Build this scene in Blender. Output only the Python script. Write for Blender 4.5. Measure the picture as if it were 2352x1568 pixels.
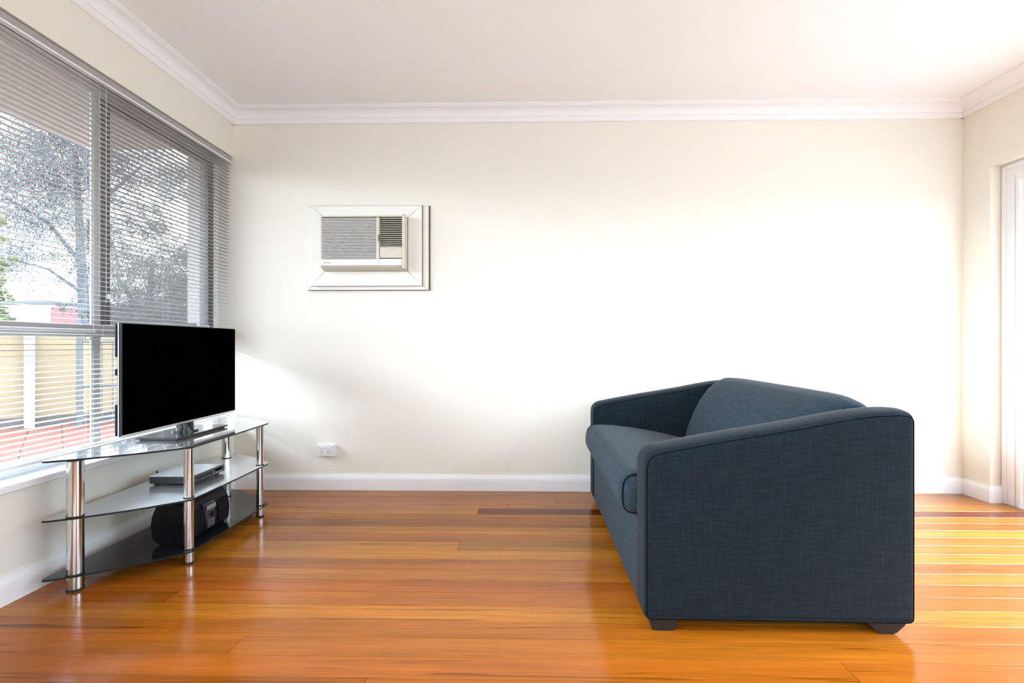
import bpy, bmesh, math, random
from mathutils import Vector, Matrix

random.seed(7)
R = math.radians
scene = bpy.context.scene
for o in list(bpy.data.objects):
    bpy.data.objects.remove(o)

# ---------------------------------------------------------------- room constants (metres)
XL, XR, YB, YF, ZC = -1.833, 2.715, 3.215, -1.80, 2.396
CAM_Z = 0.918

# ---------------------------------------------------------------- camera
cam_data = bpy.data.cameras.new('camera')
cam = bpy.data.objects.new('camera', cam_data)
scene.collection.objects.link(cam)
cam_data.sensor_width = 36.0
cam_data.lens = 18.0
cam_data.shift_y = 0.0026
cam_data.clip_start = 0.02
cam.location = (0, 0, CAM_Z)
cam.rotation_euler = (R(90), 0, math.atan(0.0204))
scene.camera = cam

# ---------------------------------------------------------------- world, lights, exposure
SKY, SUN, REAR_W, DOOR_W, COURT_W, EXPO = 5.4, 0.9, 58.0, 110.0, 330.0, 0.66
world = bpy.data.worlds.new('sky')
scene.world = world
world.use_nodes = True
wn, wl = world.node_tree.nodes, world.node_tree.links
wn.clear()
w_out = wn.new('ShaderNodeOutputWorld')
w_bg = wn.new('ShaderNodeBackground')
w_tc = wn.new('ShaderNodeTexCoord')
w_sep = wn.new('ShaderNodeSeparateXYZ')
w_rmp = wn.new('ShaderNodeValToRGB')
w_rmp.color_ramp.elements[0].position = 0.0
w_rmp.color_ramp.elements[0].color = (0.79, 0.955, 1.11, 1)
w_rmp.color_ramp.elements[1].position = 0.9
w_rmp.color_ramp.elements[1].color = (0.64, 0.88, 1.13, 1)
wl.new(w_tc.outputs['Generated'], w_sep.inputs[0])
wl.new(w_sep.outputs['Z'], w_rmp.inputs[0])
wl.new(w_rmp.outputs[0], w_bg.inputs[0])
w_bg.inputs[1].default_value = SKY
wl.new(w_bg.outputs[0], w_out.inputs[0])


def area_light(name, loc, direction, sx, sy, power, color, spread=180):
    d = bpy.data.lights.new(name, 'AREA')
    d.shape = 'RECTANGLE'
    d.size, d.size_y = sx, sy
    d.energy = power
    d.color = color
    d.spread = R(spread)
    o = bpy.data.objects.new(name, d)
    scene.collection.objects.link(o)
    o.location = loc
    o.rotation_euler = Vector(direction).to_track_quat('-Z', 'Y').to_euler()
    return o


# added fill light behind the camera, standing before a solid wall
area_light('rear_fill_light', (0.6, YF + 0.05, 1.35), (0, 1, 0.35), 3.4, 1.7, REAR_W, (0.79, 0.955, 1.12))

# open sky over the terrace, high outside the glazed door
area_light('terrace_skylight', (4.5, 1.3, 3.0), (-2.3, 0.75, -3.0), 2.6, 1.6, DOOR_W, (0.82, 0.96, 1.10), 90)
# open sky over the courtyard, outside the left window and beyond the eave
area_light('courtyard_skylight', (-5.4, 0.2, 3.0), (3.6, 0.75, -2.0), 4.5, 1.6, COURT_W, (0.82, 0.96, 1.09), 100)
sun_d = bpy.data.lights.new('hazy_sun', 'SUN')
sun_d.energy = SUN
sun_d.angle = R(14)
sun_d.color = (1.0, 0.96, 0.90)
sun_o = bpy.data.objects.new('hazy_sun', sun_d)
scene.collection.objects.link(sun_o)
sun_o.location = (8, -8, 5)
sun_o.rotation_euler = Vector((-0.60, 1.0, -0.24)).to_track_quat('-Z', 'Y').to_euler()

scene.view_settings.view_transform = 'Standard'
scene.view_settings.look = 'None'
scene.view_settings.gamma = 1.0
scene.view_settings.use_curve_mapping = False
scene.view_settings.exposure = EXPO
scene.cycles.use_denoising = True
scene.cycles.max_bounces = 12
scene.cycles.diffuse_bounces = 6
scene.cycles.glossy_bounces = 6
scene.cycles.transmission_bounces = 8
scene.cycles.transparent_max_bounces = 24
scene.cycles.caustics_reflective = False
scene.cycles.caustics_refractive = False


# ---------------------------------------------------------------- materials
def srgb(r, g, b):
    f = lambda c: (c / 255 / 12.92) if c / 255 <= 0.04045 else ((c / 255 + 0.055) / 1.055) ** 2.4
    return (f(r), f(g), f(b), 1)


def mat(name, color, rough=0.5, metal=0.0, spec=0.5, ior=1.5, coat=0.0, noise=0.0, nscale=8.0, bump=0.0, bscale=60.0, stretch=(1, 1, 1)):
    m = bpy.data.materials.new(name)
    m.use_nodes = True
    nt = m.node_tree
    p = nt.nodes['Principled BSDF']
    c = color if len(color) == 4 else (*color, 1)
    p.inputs['Base Color'].default_value = c
    p.inputs['Roughness'].default_value = rough
    p.inputs['Metallic'].default_value = metal
    p.inputs['Specular IOR Level'].default_value = spec
    p.inputs['IOR'].default_value = ior
    p.inputs['Coat Weight'].default_value = coat
    if noise or bump:
        tc = nt.nodes.new('ShaderNodeTexCoord')
        mp = nt.nodes.new('ShaderNodeMapping')
        mp.inputs['Scale'].default_value = stretch
        nt.links.new(tc.outputs['Object'], mp.inputs[0])
    if noise:
        n = nt.nodes.new('ShaderNodeTexNoise')
        n.inputs['Scale'].default_value = nscale
        n.inputs['Detail'].default_value = 5
        nt.links.new(mp.outputs[0], n.inputs['Vector'])
        mx = nt.nodes.new('ShaderNodeMix')
        mx.data_type = 'RGBA'
        nt.links.new(n.outputs[0], mx.inputs[0])
        mx.inputs[6].default_value = tuple(max(0, x * (1 - noise)) for x in c[:3]) + (1,)
        mx.inputs[7].default_value = tuple(min(1, x * (1 + noise)) for x in c[:3]) + (1,)
        nt.links.new(mx.outputs[2], p.inputs['Base Color'])
    if bump:
        b = nt.nodes.new('ShaderNodeTexNoise')
        b.inputs['Scale'].default_value = bscale
        b.inputs['Detail'].default_value = 4
        nt.links.new(mp.outputs[0], b.inputs['Vector'])
        bp = nt.nodes.new('ShaderNodeBump')
        bp.inputs['Strength'].default_value = bump
        bp.inputs['Distance'].default_value = 0.004
        nt.links.new(b.outputs[0], bp.inputs['Height'])
        nt.links.new(bp.outputs[0], p.inputs['Normal'])
    return m


def wood_floor_material():
    m = bpy.data.materials.new('varnished_hardwood')
    m.use_nodes = True
    nt = m.node_tree
    N, L = nt.nodes.new, nt.links.new
    p = nt.nodes['Principled BSDF']
    tc = N('ShaderNodeTexCoord')
    oi = N('ShaderNodeObjectInfo')
    # shift the grain per board
    rnd = N('ShaderNodeMath'); rnd.operation = 'MULTIPLY'; rnd.inputs[1].default_value = 37.0
    L(oi.outputs['Random'], rnd.inputs[0])
    off = N('ShaderNodeCombineXYZ')
    L(rnd.outputs[0], off.inputs[0]); L(rnd.outputs[0], off.inputs[2])
    add = N('ShaderNodeVectorMath'); add.operation = 'ADD'
    L(tc.outputs['Object'], add.inputs[0]); L(off.outputs[0], add.inputs[1])

    def noise(scale, stretch, detail=4, dist=0.0):
        mp = N('ShaderNodeMapping'); mp.inputs['Scale'].default_value = stretch
        L(add.outputs[0], mp.inputs[0])
        n = N('ShaderNodeTexNoise')
        n.inputs['Scale'].default_value = scale
        n.inputs['Detail'].default_value = detail
        n.inputs['Distortion'].default_value = dist
        L(mp.outputs[0], n.inputs['Vector'])
        return n.outputs[0]

    def ramp(src, a, b, ca, cb):
        r = N('ShaderNodeValToRGB')
        r.color_ramp.elements[0].position = a; r.color_ramp.elements[0].color = (ca, ca, ca, 1)
        r.color_ramp.elements[1].position = b; r.color_ramp.elements[1].color = (cb, cb, cb, 1)
        L(src, r.inputs[0])
        return r.outputs[0]

    def mult(a, b):
        x = N('ShaderNodeMix'); x.data_type = 'RGBA'; x.blend_type = 'MULTIPLY'
        x.inputs[0].default_value = 1.0
        L(a, x.inputs[6]); L(b, x.inputs[7])
        return x.outputs[2]

    broad = ramp(noise(1.0, (0.9, 16, 1), 3, 0.3), 0.30, 0.72, 0.76, 1.14)
    fine = ramp(noise(1.0, (5, 190, 1), 5, 0.4), 0.30, 0.70, 0.80, 1.12)
    vein = ramp(noise(1.0, (1.4, 55, 1), 2, 1.2), 0.29, 0.37, 0.48, 1.0)
    col = mult(mult(mult(oi.outputs['Color'], broad), fine), vein)
    L(col, p.inputs['Base Color'])
    rr = N('ShaderNodeMapRange')
    rr.inputs['To Min'].default_value = 0.10; rr.inputs['To Max'].default_value = 0.24
    L(noise(3.0, (1, 3, 1), 6), rr.inputs[0])
    L(rr.outputs[0], p.inputs['Roughness'])
    p.inputs['Specular IOR Level'].default_value = 0.28
    p.inputs['Coat Weight'].default_value = 0.0
    p.inputs['Coat Roughness'].default_value = 0.10
    bp = N('ShaderNodeBump'); bp.inputs['Strength'].default_value = 0.10; bp.inputs['Distance'].default_value = 0.002
    L(noise(2.2, (1.0, 5, 1), 3), bp.inputs['Height'])
    L(bp.outputs[0], p.inputs['Normal'])
    L(bp.outputs[0], p.inputs['Coat Normal'])
    return m


def linen_material(name, dark, light, sheen=0.08):
    m = bpy.data.materials.new(name)
    m.use_nodes = True
    nt = m.node_tree
    N, L = nt.nodes.new, nt.links.new
    p = nt.nodes['Principled BSDF']
    tc = N('ShaderNodeTexCoord')
    tot = None
    for st in ((14, 420, 420), (420, 420, 14), (420, 14, 420)):
        mp = N('ShaderNodeMapping'); mp.inputs['Scale'].default_value = st
        L(tc.outputs['Object'], mp.inputs[0])
        n = N('ShaderNodeTexNoise'); n.inputs['Scale'].default_value = 1.0; n.inputs['Detail'].default_value = 2
        L(mp.outputs[0], n.inputs['Vector'])
        if tot is None:
            tot = n.outputs[0]
        else:
            a = N('ShaderNodeMath'); a.operation = 'ADD'
            L(tot, a.inputs[0]); L(n.outputs[0], a.inputs[1])
            tot = a.outputs[0]
    r = N('ShaderNodeMapRange')
    r.inputs['From Min'].default_value = 1.15; r.inputs['From Max'].default_value = 1.85
    L(tot, r.inputs[0])
    mx = N('ShaderNodeMix'); mx.data_type = 'RGBA'
    mx.inputs[6].default_value = dark; mx.inputs[7].default_value = light
    L(r.outputs[0], mx.inputs[0])
    L(mx.outputs[2], p.inputs['Base Color'])
    p.inputs['Roughness'].default_value = 0.9
    p.inputs['Specular IOR Level'].default_value = 0.08
    p.inputs['Sheen Weight'].default_value = sheen
    p.inputs['Sheen Roughness'].default_value = 0.5
    bp = N('ShaderNodeBump'); bp.inputs['Strength'].default_value = 0.35; bp.inputs['Distance'].default_value = 0.001
    L(r.outputs[0], bp.inputs['Height']); L(bp.outputs[0], p.inputs['Normal'])
    return m


def sheet_material(name, tint, clear, rough=0.5):
    """thin glass / woven screen: part clear, part what the sheet itself is"""
    m = bpy.data.materials.new(name)
    m.use_nodes = True
    nt = m.node_tree
    nt.nodes.clear()
    N, L = nt.nodes.new, nt.links.new
    out = N('ShaderNodeOutputMaterial'); mix = N('ShaderNodeMixShader')
    tr = N('ShaderNodeBsdfTransparent')
    di = N('ShaderNodeBsdfPrincipled')
    di.inputs['Base Color'].default_value = (*tint, 1)
    di.inputs['Roughness'].default_value = rough
    mix.inputs[0].default_value = 1 - clear
    L(tr.outputs[0], mix.inputs[1]); L(di.outputs[0], mix.inputs[2]); L(mix.outputs[0], out.inputs[0])
    return m


M = {}
M['wall'] = mat('cream_wall_paint', (0.80, 0.768, 0.675), 0.62, noise=0.018, nscale=2.5, bump=0.05, bscale=9)
M['ceiling'] = mat('ceiling_paint', (0.87, 0.865, 0.855), 0.7, noise=0.012, nscale=2)
M['trim'] = mat('white_gloss_paint', (0.83, 0.83, 0.83), 0.35, noise=0.03, nscale=14, bump=0.04, bscale=30)
M['cornice'] = mat('cornice_paint', (0.86, 0.855, 0.85), 0.6)
M['floor'] = wood_floor_material()
M['subfloor'] = mat('subfloor', (0.035, 0.018, 0.01), 0.8, noise=0.3)
M['alu'] = mat('grey_window_aluminium', (0.42, 0.42, 0.42), 0.4, noise=0.05)
M['alu_dark'] = mat('dark_sash_aluminium', (0.10, 0.095, 0.09), 0.45, noise=0.1)
M['alu_light'] = mat('pale_window_aluminium', (0.62, 0.63, 0.65), 0.4, noise=0.05)
M['glass'] = sheet_material('window_glass', (0.75, 0.78, 0.82), 0.93, 0.02)
M['screen'] = sheet_material('fly_screen', (0.35, 0.34, 0.33), 0.66, 0.7)
M['slat'] = mat('blind_slat_enamel', (0.50, 0.455, 0.415), 0.38, noise=0.02)
M['rail'] = mat('blind_rail_enamel', (0.36, 0.35, 0.345), 0.4, noise=0.02)
M['rail_lip'] = mat('blind_rail_lip', (0.86, 0.86, 0.87), 0.3, noise=0.02)
M['cord'] = mat('blind_cord', (0.50, 0.49, 0.48), 0.8, noise=0.05)
M['chrome'] = mat('chrome', (0.62, 0.62, 0.61), 0.10, metal=1.0, noise=0.03, nscale=40)
M['black_glass'] = mat('black_glass_top', (0.75, 0.755, 0.76), 0.05, metal=0.72, ior=1.8, noise=0.2, nscale=3)
M['smoked_low'] = mat('black_glass_low_shelf', (0.010, 0.011, 0.014), 0.16, ior=1.55, noise=0.2, nscale=3, bump=0.02, bscale=300)
M['smoked'] = mat('black_glass_shelf', (0.62, 0.625, 0.63), 0.20, metal=0.75, ior=1.8, noise=0.2, nscale=3, bump=0.02, bscale=300)
M['glass_edge'] = mat('glass_edge', (0.012, 0.017, 0.018), 0.3, spec=0.2, noise=0.1)
M['rubber'] = mat('black_rubber', (0.012, 0.012, 0.012), 0.6, noise=0.1)
M['screen_black'] = mat('tv_screen', (0.0006, 0.0006, 0.0006), 0.5, spec=0.0, noise=0.1)
M['tv_body'] = mat('tv_black_plastic', (0.016, 0.016, 0.018), 0.5, spec=0.2, noise=0.1)
M['tv_trim'] = mat('tv_silver_trim', (0.62, 0.62, 0.64), 0.25, metal=0.9, noise=0.03)
M['tv_base'] = mat('tv_gloss_base', (0.010, 0.011, 0.013), 0.12, noise=0.1)
M['player_top'] = mat('player_silver_lid', (0.66, 0.67, 0.68), 0.25, metal=0.35, noise=0.03)
M['player'] = mat('player_black', (0.03, 0.032, 0.036), 0.35, noise=0.1)
M['boombox'] = mat('boombox_black', (0.004, 0.004, 0.005), 0.42, spec=0.18, noise=0.15)
M['boombox_mesh'] = mat('speaker_cloth', (0.007, 0.007, 0.009), 0.8, spec=0.1, noise=0.4, nscale=300)
M['lcd'] = mat('lcd_panel', (0.20, 0.21, 0.22), 0.25, noise=0.04)
M['linen'] = linen_material('navy_linen_shaded', srgb(11, 18, 23), srgb(30, 41, 48))  # same cloth, shade of the sides put into a darker copy
M['linen_lit'] = linen_material('navy_linen_lit', srgb(21, 31, 38), srgb(52, 67, 77))  # same cloth, window light put into a lighter copy
M['seam'] = mat('dark_seam', srgb(14, 19, 24), 0.95, spec=0.05, noise=0.1)
M['foot'] = mat('black_stained_wood', (0.010, 0.009, 0.008), 0.4, noise=0.3)
M['ac_frame'] = mat('ac_surround_paint', (0.80, 0.775, 0.70), 0.5, noise=0.03)
M['ac_white'] = mat('ac_white_plastic', (0.79, 0.775, 0.71), 0.4, noise=0.03)
M['ac_beige'] = mat('ac_aged_plastic', (0.60, 0.55, 0.45), 0.45, noise=0.08, nscale=20)
M['ac_dark'] = mat('ac_dark_inside', (0.022, 0.021, 0.018), 0.8, noise=0.2)
M['ac_print'] = mat('ac_print', (0.25, 0.24, 0.22), 0.6)
M['dark_brown'] = mat('gap_and_side_shade', (0.12, 0.09, 0.06), 0.9, noise=0.3)  # dark brown for the painted side shade, the inner gap and the catch
M['outlet'] = mat('outlet_plastic', (0.80, 0.80, 0.79), 0.3, noise=0.02)
M['outlet_hole'] = mat('outlet_slot', (0.02, 0.02, 0.02), 0.6)
M['tile'] = mat('terracotta_tile', (0.20, 0.062, 0.036), 0.8, spec=0.2, noise=0.25, nscale=5)
M['grout'] = mat('grey_grout', (0.09, 0.075, 0.065), 0.9, noise=0.2)
M['yellow'] = mat('yellow_render', (0.31, 0.215, 0.112), 0.8, noise=0.12, nscale=3)
M['white_ext'] = mat('white_exterior_paint', (0.36, 0.36, 0.38), 0.6, noise=0.05)
M['iron'] = mat('grey_iron', (0.10, 0.10, 0.105), 0.5, noise=0.15)
M['soffit'] = mat('beige_soffit', (0.30, 0.26, 0.225), 0.7, noise=0.05)
M['pier'] = mat('beige_pier_paint', (0.33, 0.30, 0.27), 0.8, noise=0.06)
M['red'] = mat('red_brick_paint', (0.22, 0.085, 0.075), 0.7, noise=0.1)
M['bark'] = mat('pale_bark', (0.13, 0.13, 0.14), 0.9, noise=0.3)
M['gum'] = mat('grey_green_leaf', (0.082, 0.105, 0.13), 0.6, noise=0.3, nscale=3)
M['gum_dark'] = mat('olive_leaf', (0.075, 0.078, 0.065), 0.6, noise=0.3, nscale=3)
M['conifer'] = mat('lime_conifer_leaf', (0.17, 0.20, 0.055), 0.6, noise=0.3, nscale=4)
M['concrete'] = mat('pale_concrete', (0.50, 0.49, 0.47), 0.8, noise=0.1)
M['earth'] = mat('dry_ground', (0.15, 0.13, 0.11), 0.9, noise=0.2)


# ---------------------------------------------------------------- object helpers
ROOT = {}                       # world position of each thing's base


def set_props(o, label=None, cat=None, group=None, kind=None):
    if label: o['label'] = label
    if cat: o['category'] = cat
    if group: o['group'] = group
    if kind: o['kind'] = kind
    return o


def thing(name, loc, label, cat, group=None):
    o = bpy.data.objects.new(name, None)
    o.empty_display_size = 0.05
    scene.collection.objects.link(o)
    o.location = loc
    ROOT[o.name] = Vector(loc)
    return set_props(o, label, cat, group)


def base_of(o):
    while o.parent:
        o = o.parent
    return ROOT.get(o.name, Vector((0, 0, 0)))


def obj(name, bm, material, parent=None, smooth=None, origin=None):
    """link a bmesh given in world coordinates as one mesh object"""
    me = bpy.data.meshes.new(name)
    bmesh.ops.recalc_face_normals(bm, faces=bm.faces)
    pb = base_of(parent) if parent else Vector((0, 0, 0))
    org = Vector(origin) if origin is not None else (pb if parent else Vector((0, 0, 0)))
    bmesh.ops.translate(bm, verts=bm.verts, vec=-org)
    if smooth is not None:
        for f in bm.faces:
            f.smooth = True
    bm.to_mesh(me)
    bm.free()
    if smooth is not None:
        me.set_sharp_from_angle(angle=R(smooth))
    for mm in (material if isinstance(material, (list, tuple)) else [material]):
        me.materials.append(mm)
    o = bpy.data.objects.new(name, me)
    scene.collection.objects.link(o)
    if parent:
        o.parent = parent
        par_off = parent.location if parent.parent else Vector((0, 0, 0))
        o.location = org - pb - par_off
    else:
        o.location = org
        ROOT[o.name] = org
    return o


def copy_of(o, loc_delta=(0, 0, 0), parent=None):
    c = o.copy()
    scene.collection.objects.link(c)
    if parent:
        c.parent = parent
    c.location = o.location + Vector(loc_delta)
    return c


def struct(name, bm, material, smooth=None, parent=None, origin=None):
    o = obj(name, bm, material, parent, smooth, origin)
    if parent is None:
        o['kind'] = 'structure'
    return o


def BM():
    return bmesh.new()


def box(bm, x0, x1, y0, y1, z0, z1, bevel=0.0, seg=1):
    r = bmesh.ops.create_cube(bm, size=1.0)
    vs = r['verts']
    for v in vs:
        v.co = Vector(((x0 + x1) / 2 + v.co.x * (x1 - x0), (y0 + y1) / 2 + v.co.y * (y1 - y0), (z0 + z1) / 2 + v.co.z * (z1 - z0)))
    if bevel:
        es = list({e for v in vs for e in v.link_edges})
        bmesh.ops.bevel(bm, geom=es, offset=bevel, segments=seg, affect='EDGES', profile=0.5)
    return bm


def prism(bm, pts, axis, a, b, bevel=0.0, seg=1):
    """polygon pts (2-D) swept along an axis from a to b. x: (y,z)  y: (x,z)  z: (x,y)"""
    def P(p, t):
        return {'x': (t, p[0], p[1]), 'y': (p[0], t, p[1]), 'z': (p[0], p[1], t)}[axis]
    va = [bm.verts.new(P(p, a)) for p in pts]
    vb = [bm.verts.new(P(p, b)) for p in pts]
    n = len(pts)
    fa, fb = bm.faces.new(va[::-1]), bm.faces.new(vb)
    for i in range(n):
        bm.faces.new((va[i], va[(i + 1) % n], vb[(i + 1) % n], vb[i]))
    if bevel:
        bmesh.ops.bevel(bm, geom=list(fa.edges) + list(fb.edges), offset=bevel, segments=seg, affect='EDGES', profile=0.5)
    return bm


def cyl(bm, p0, p1, r, n=24, r2=None):
    p0, p1 = Vector(p0), Vector(p1)
    d = (p1 - p0)
    q = d.to_track_quat('Z', 'Y')
    r2 = r if r2 is None else r2
    ra = [bm.verts.new(p0 + q @ Vector((r * math.cos(2 * math.pi * i / n), r * math.sin(2 * math.pi * i / n), 0))) for i in range(n)]
    rb = [bm.verts.new(p1 + q @ Vector((r2 * math.cos(2 * math.pi * i / n), r2 * math.sin(2 * math.pi * i / n), 0))) for i in range(n)]
    bm.faces.new(ra[::-1]); bm.faces.new(rb)
    for i in range(n):
        bm.faces.new((ra[i], ra[(i + 1) % n], rb[(i + 1) % n], rb[i]))
    return bm


def tube(bm, pts, r, n=8, closed=False):
    pts = [Vector(p) for p in pts]
    rings = []
    up = None
    k = len(pts)
    for i, p in enumerate(pts):
        a = pts[(i - 1) % k] if (closed or i > 0) else p
        b = pts[(i + 1) % k] if (closed or i < k - 1) else p
        t = (b - a).normalized()
        if up is None:
            up = t.orthogonal().normalized()
        up = (up - t * up.dot(t)).normalized()
        s = t.cross(up)
        rings.append([bm.verts.new(p + r * (math.cos(2 * math.pi * j / n) * up + math.sin(2 * math.pi * j / n) * s)) for j in range(n)])
    for i in range(k if closed else k - 1):
        A, B = rings[i], rings[(i + 1) % k]
        for j in range(n):
            bm.faces.new((A[j], A[(j + 1) % n], B[(j + 1) % n], B[j]))
    if not closed:
        bm.faces.new(rings[0][::-1]); bm.faces.new(rings[-1])
    return bm


def arc(cx, cy, r, a0, a1, n):
    return [(cx + r * math.cos(R(a0 + (a1 - a0) * i / n)), cy + r * math.sin(R(a0 + (a1 - a0) * i / n))) for i in range(n + 1)]


def round_poly(pts, radii, n=6):
    out = []
    k = len(pts)
    for i, p in enumerate(pts):
        r = radii[i] if isinstance(radii, (list, tuple)) else radii
        p = Vector(p)
        if r <= 0:
            out.append(tuple(p)); continue
        a = (Vector(pts[i - 1]) - p); b = (Vector(pts[(i + 1) % k]) - p)
        la, lb = a.length, b.length
        a.normalize(); b.normalize()
        ang = a.angle(b)
        d = min(r / math.tan(ang / 2), la * 0.49, lb * 0.49)
        s, e = p + a * d, p + b * d
        for j in range(n + 1):
            t = j / n
            out.append(tuple((1 - t) ** 2 * s + 2 * t * (1 - t) * p + t * t * e))
    return out


def cushion(bm, x0, x1, y0, y1, z0, z1, r, crown=0.0, front_bulge=0.0, cuts=18):
    res = bmesh.ops.create_cube(bm, size=2.0)
    bmesh.ops.subdivide_edges(bm, edges=list(bm.edges), cuts=cuts, use_grid_fill=True)
    h = Vector(((x1 - x0) / 2, (y1 - y0) / 2, (z1 - z0) / 2))
    c = Vector(((x0 + x1) / 2, (y0 + y1) / 2, (z0 + z1) / 2))
    for v in bm.verts:
        p = v.co.copy()
        # pack more vertices near the edges
        s = Vector([math.sin(q * math.pi / 2) for q in p])
        w = Vector((s.x * h.x, s.y * h.y, s.z * h.z))
        q = Vector([max(-(h[i] - r), min(h[i] - r, w[i])) for i in range(3)])
        d = w - q
        if d.length > 1e-7:
            # a corner rounded: keep points of one face on that face
            d = d.normalized() * r
        out = q + d
        if s.z > 0:
            out.z += crown * (1 - s.x ** 2) * (1 - s.y ** 2) * s.z
        if s.x < 0:
            out.x -= front_bulge * (1 - s.y ** 4) * (1 - s.z ** 2) * -s.x
        v.co = c + out
    return bm


# ================================================================ THE ROOM
# ---- floor: sub-floor and single boards
floor = struct('floor', box(BM(), XL - 0.02, 2.80, YF, YB, -0.06, -0.019), M['subfloor'])
BW = 0.0974
ROW0 = 1.400                       # a joint line; boards run along x
row_tone = {   # colour of each row of boards as seen, from the front of the room to the back wall
    0: (198, 112, 52), 1: (205, 124, 56), 2: (208, 126, 52), 3: (226, 150, 62), 4: (202, 120, 58), 5: (196, 110, 56),
    6: (202, 132, 66), 7: (176, 104, 58), 8: (214, 152, 78), 9: (212, 148, 72), 10: (186, 118, 66), 11: (208, 144, 76),
    12: (150, 96, 62), 13: (190, 124, 72), 14: (214, 156, 88), 15: (196, 130, 70), 16: (186, 120, 76), 17: (168, 114, 74), 18: (172, 112, 70)}
ends = {  # butt joints seen in the photo: row -> x
    14: [(-0.245, None)], 9: [(-0.29, None)], 10: [(-1.20, None)], 4: [(-1.27, None)], 2: [(-1.135, None)], 1: [(-0.875, None)],
    6: [(2.05, None)], 12: [(1.62, None)], 16: [(0.2, None)]}
tone_over = {(14, 1): (122, 56, 44), (9, 1): (188, 122, 64)}
first = True
n_rows_front = int((ROW0 - YF) / BW) + 1
for r in range(-n_rows_front, 20):
    y0, y1 = ROW0 + r * BW, ROW0 + (r + 1) * BW
    y0, y1 = max(y0, YF), min(y1, YB)
    if y1 - y0 < 0.01:
        continue
    rng = random.Random(r * 13 + 5)
    cuts = [x for x, _ in ends.get(r, [])]
    if r not in ends:
        cuts = [rng.uniform(-0.2, 2.4)] if r > 1 else [rng.uniform(-1.2, 2.2)]
    xs = [XL] + sorted(cuts) + [2.79]
    for k in range(len(xs) - 1):
        bm = box(BM(), xs[k] + 0.0004, xs[k + 1] - 0.0004, y0 + 0.0005, y1 - 0.0005, -0.019, 0.0)
        top = [e for e in bm.edges if all(v.co.z > -0.001 for v in e.verts)]
        bmesh.ops.bevel(bm, geom=top, offset=0.0011, segments=1, affect='EDGES')
        o = struct('floor_board', bm, M['floor'], parent=floor, origin=((xs[k] + xs[k + 1]) / 2, (y0 + y1) / 2, 0))
        t = tone_over.get((r, k)) or row_tone.get(r) or rng.choice([(190, 112, 54), (200, 124, 58), (212, 142, 66), (182, 104, 52)])
        mean = (204, 112, 46)
        w = 0.62 if (r, k) not in tone_over else 1.0
        t = tuple(mean[i] + (t[i] - mean[i]) * w for i in range(3))
        j = rng.uniform(-4, 4) if (r, k) not in tone_over else 0
        c = srgb(max(0, t[0] + j), max(0, t[1] + j), max(0, t[2] + j))
        o.color = (c[0] * 0.73, c[1] * 0.69, c[2] * 0.26, 1)

# ---- walls
struct('wall_back', box(BM(), -1.96, XR + 0.12, YB, YB + 0.12, -0.02, ZC + 0.1), M['wall'])
WTOP, SILL, WY0 = 2.103, 0.412, -1.25        # window opening in the left wall
bm = BM()
box(bm, XL - 0.20, XL, YF, YB, -0.02, SILL)
box(bm, XL - 0.20, XL, YF, YB, WTOP, ZC + 0.1)
box(bm, XL - 0.20, XL, YF, WY0, SILL, WTOP)
struct('wall_left', bm, M['wall'])
NX, NY, NZ, D0 = 2.782, 3.03, 1.948, -0.60             # door recess in the right wall
bm = BM()
box(bm, XR, XR + 0.30, NY, YB, -0.02, ZC + 0.1)
box(bm, XR, XR + 0.30, YF, NY, NZ, ZC + 0.1)
box(bm, XR, XR + 0.30, YF, D0 - 0.01, -0.02, NZ)
struct('wall_right', bm, M['wall'])
bm = box(BM(), XL - 0.2, XR + 0.3, YF - 0.12, YF, -0.02, ZC + 0.1)
struct('wall_front', bm, M['wall'])
struct('ceiling', box(BM(), XL - 0.2, XR + 0.3, YF - 0.12, YB + 0.12, ZC, ZC + 0.1), M['ceiling'])

# ---- cornice: stepped cove between wall and ceiling
def cornice_profile(d=0.088, h=0.088):
    # (out from wall, down from ceiling)
    p = [(0, 0), (d, 0), (d, 0.007), (d - 0.010, 0.009), (d - 0.010, 0.014)]
    for i in range(9):
        a = i / 8 * math.pi / 2
        # cove: centre out in the room, hollow
        p.append((0.026 + (d - 0.042) * (1 - math.sin(a)), 0.016 + 0.040 * (1 - math.cos(a))))
    p += [(0.026, 0.060), (0.020, 0.060), (0.020, 0.064), (0.014, 0.078), (0.014, 0.084), (0.010, h), (0, h)]
    return p

prof = cornice_profile()
bm = BM(); prism(bm, [(YB - a, ZC - b) for a, b in prof], 'x', XL, XR)
struct('trim_1', bm, M['cornice'], smooth=25)
bm = BM(); prism(bm, [(XL + a, ZC - b) for a, b in prof], 'y', YF, YB)
struct('trim_2', bm, M['cornice'], smooth=25)
bm = BM(); prism(bm, [(XR - a, ZC - b) for a, b in prof], 'y', YF, YB)
struct('trim_3', bm, M['cornice'], smooth=25)

# ---- baseboards
def skirting(h=0.096, t=0.017):
    return [(0, 0), (t, 0), (t, h * 0.70), (t - 0.002, h * 0.73), (t - 0.001, h * 0.76), (t - 0.004, h * 0.86), (t - 0.009, h * 0.95), (t - 0.010, h), (0, h)]

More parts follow.
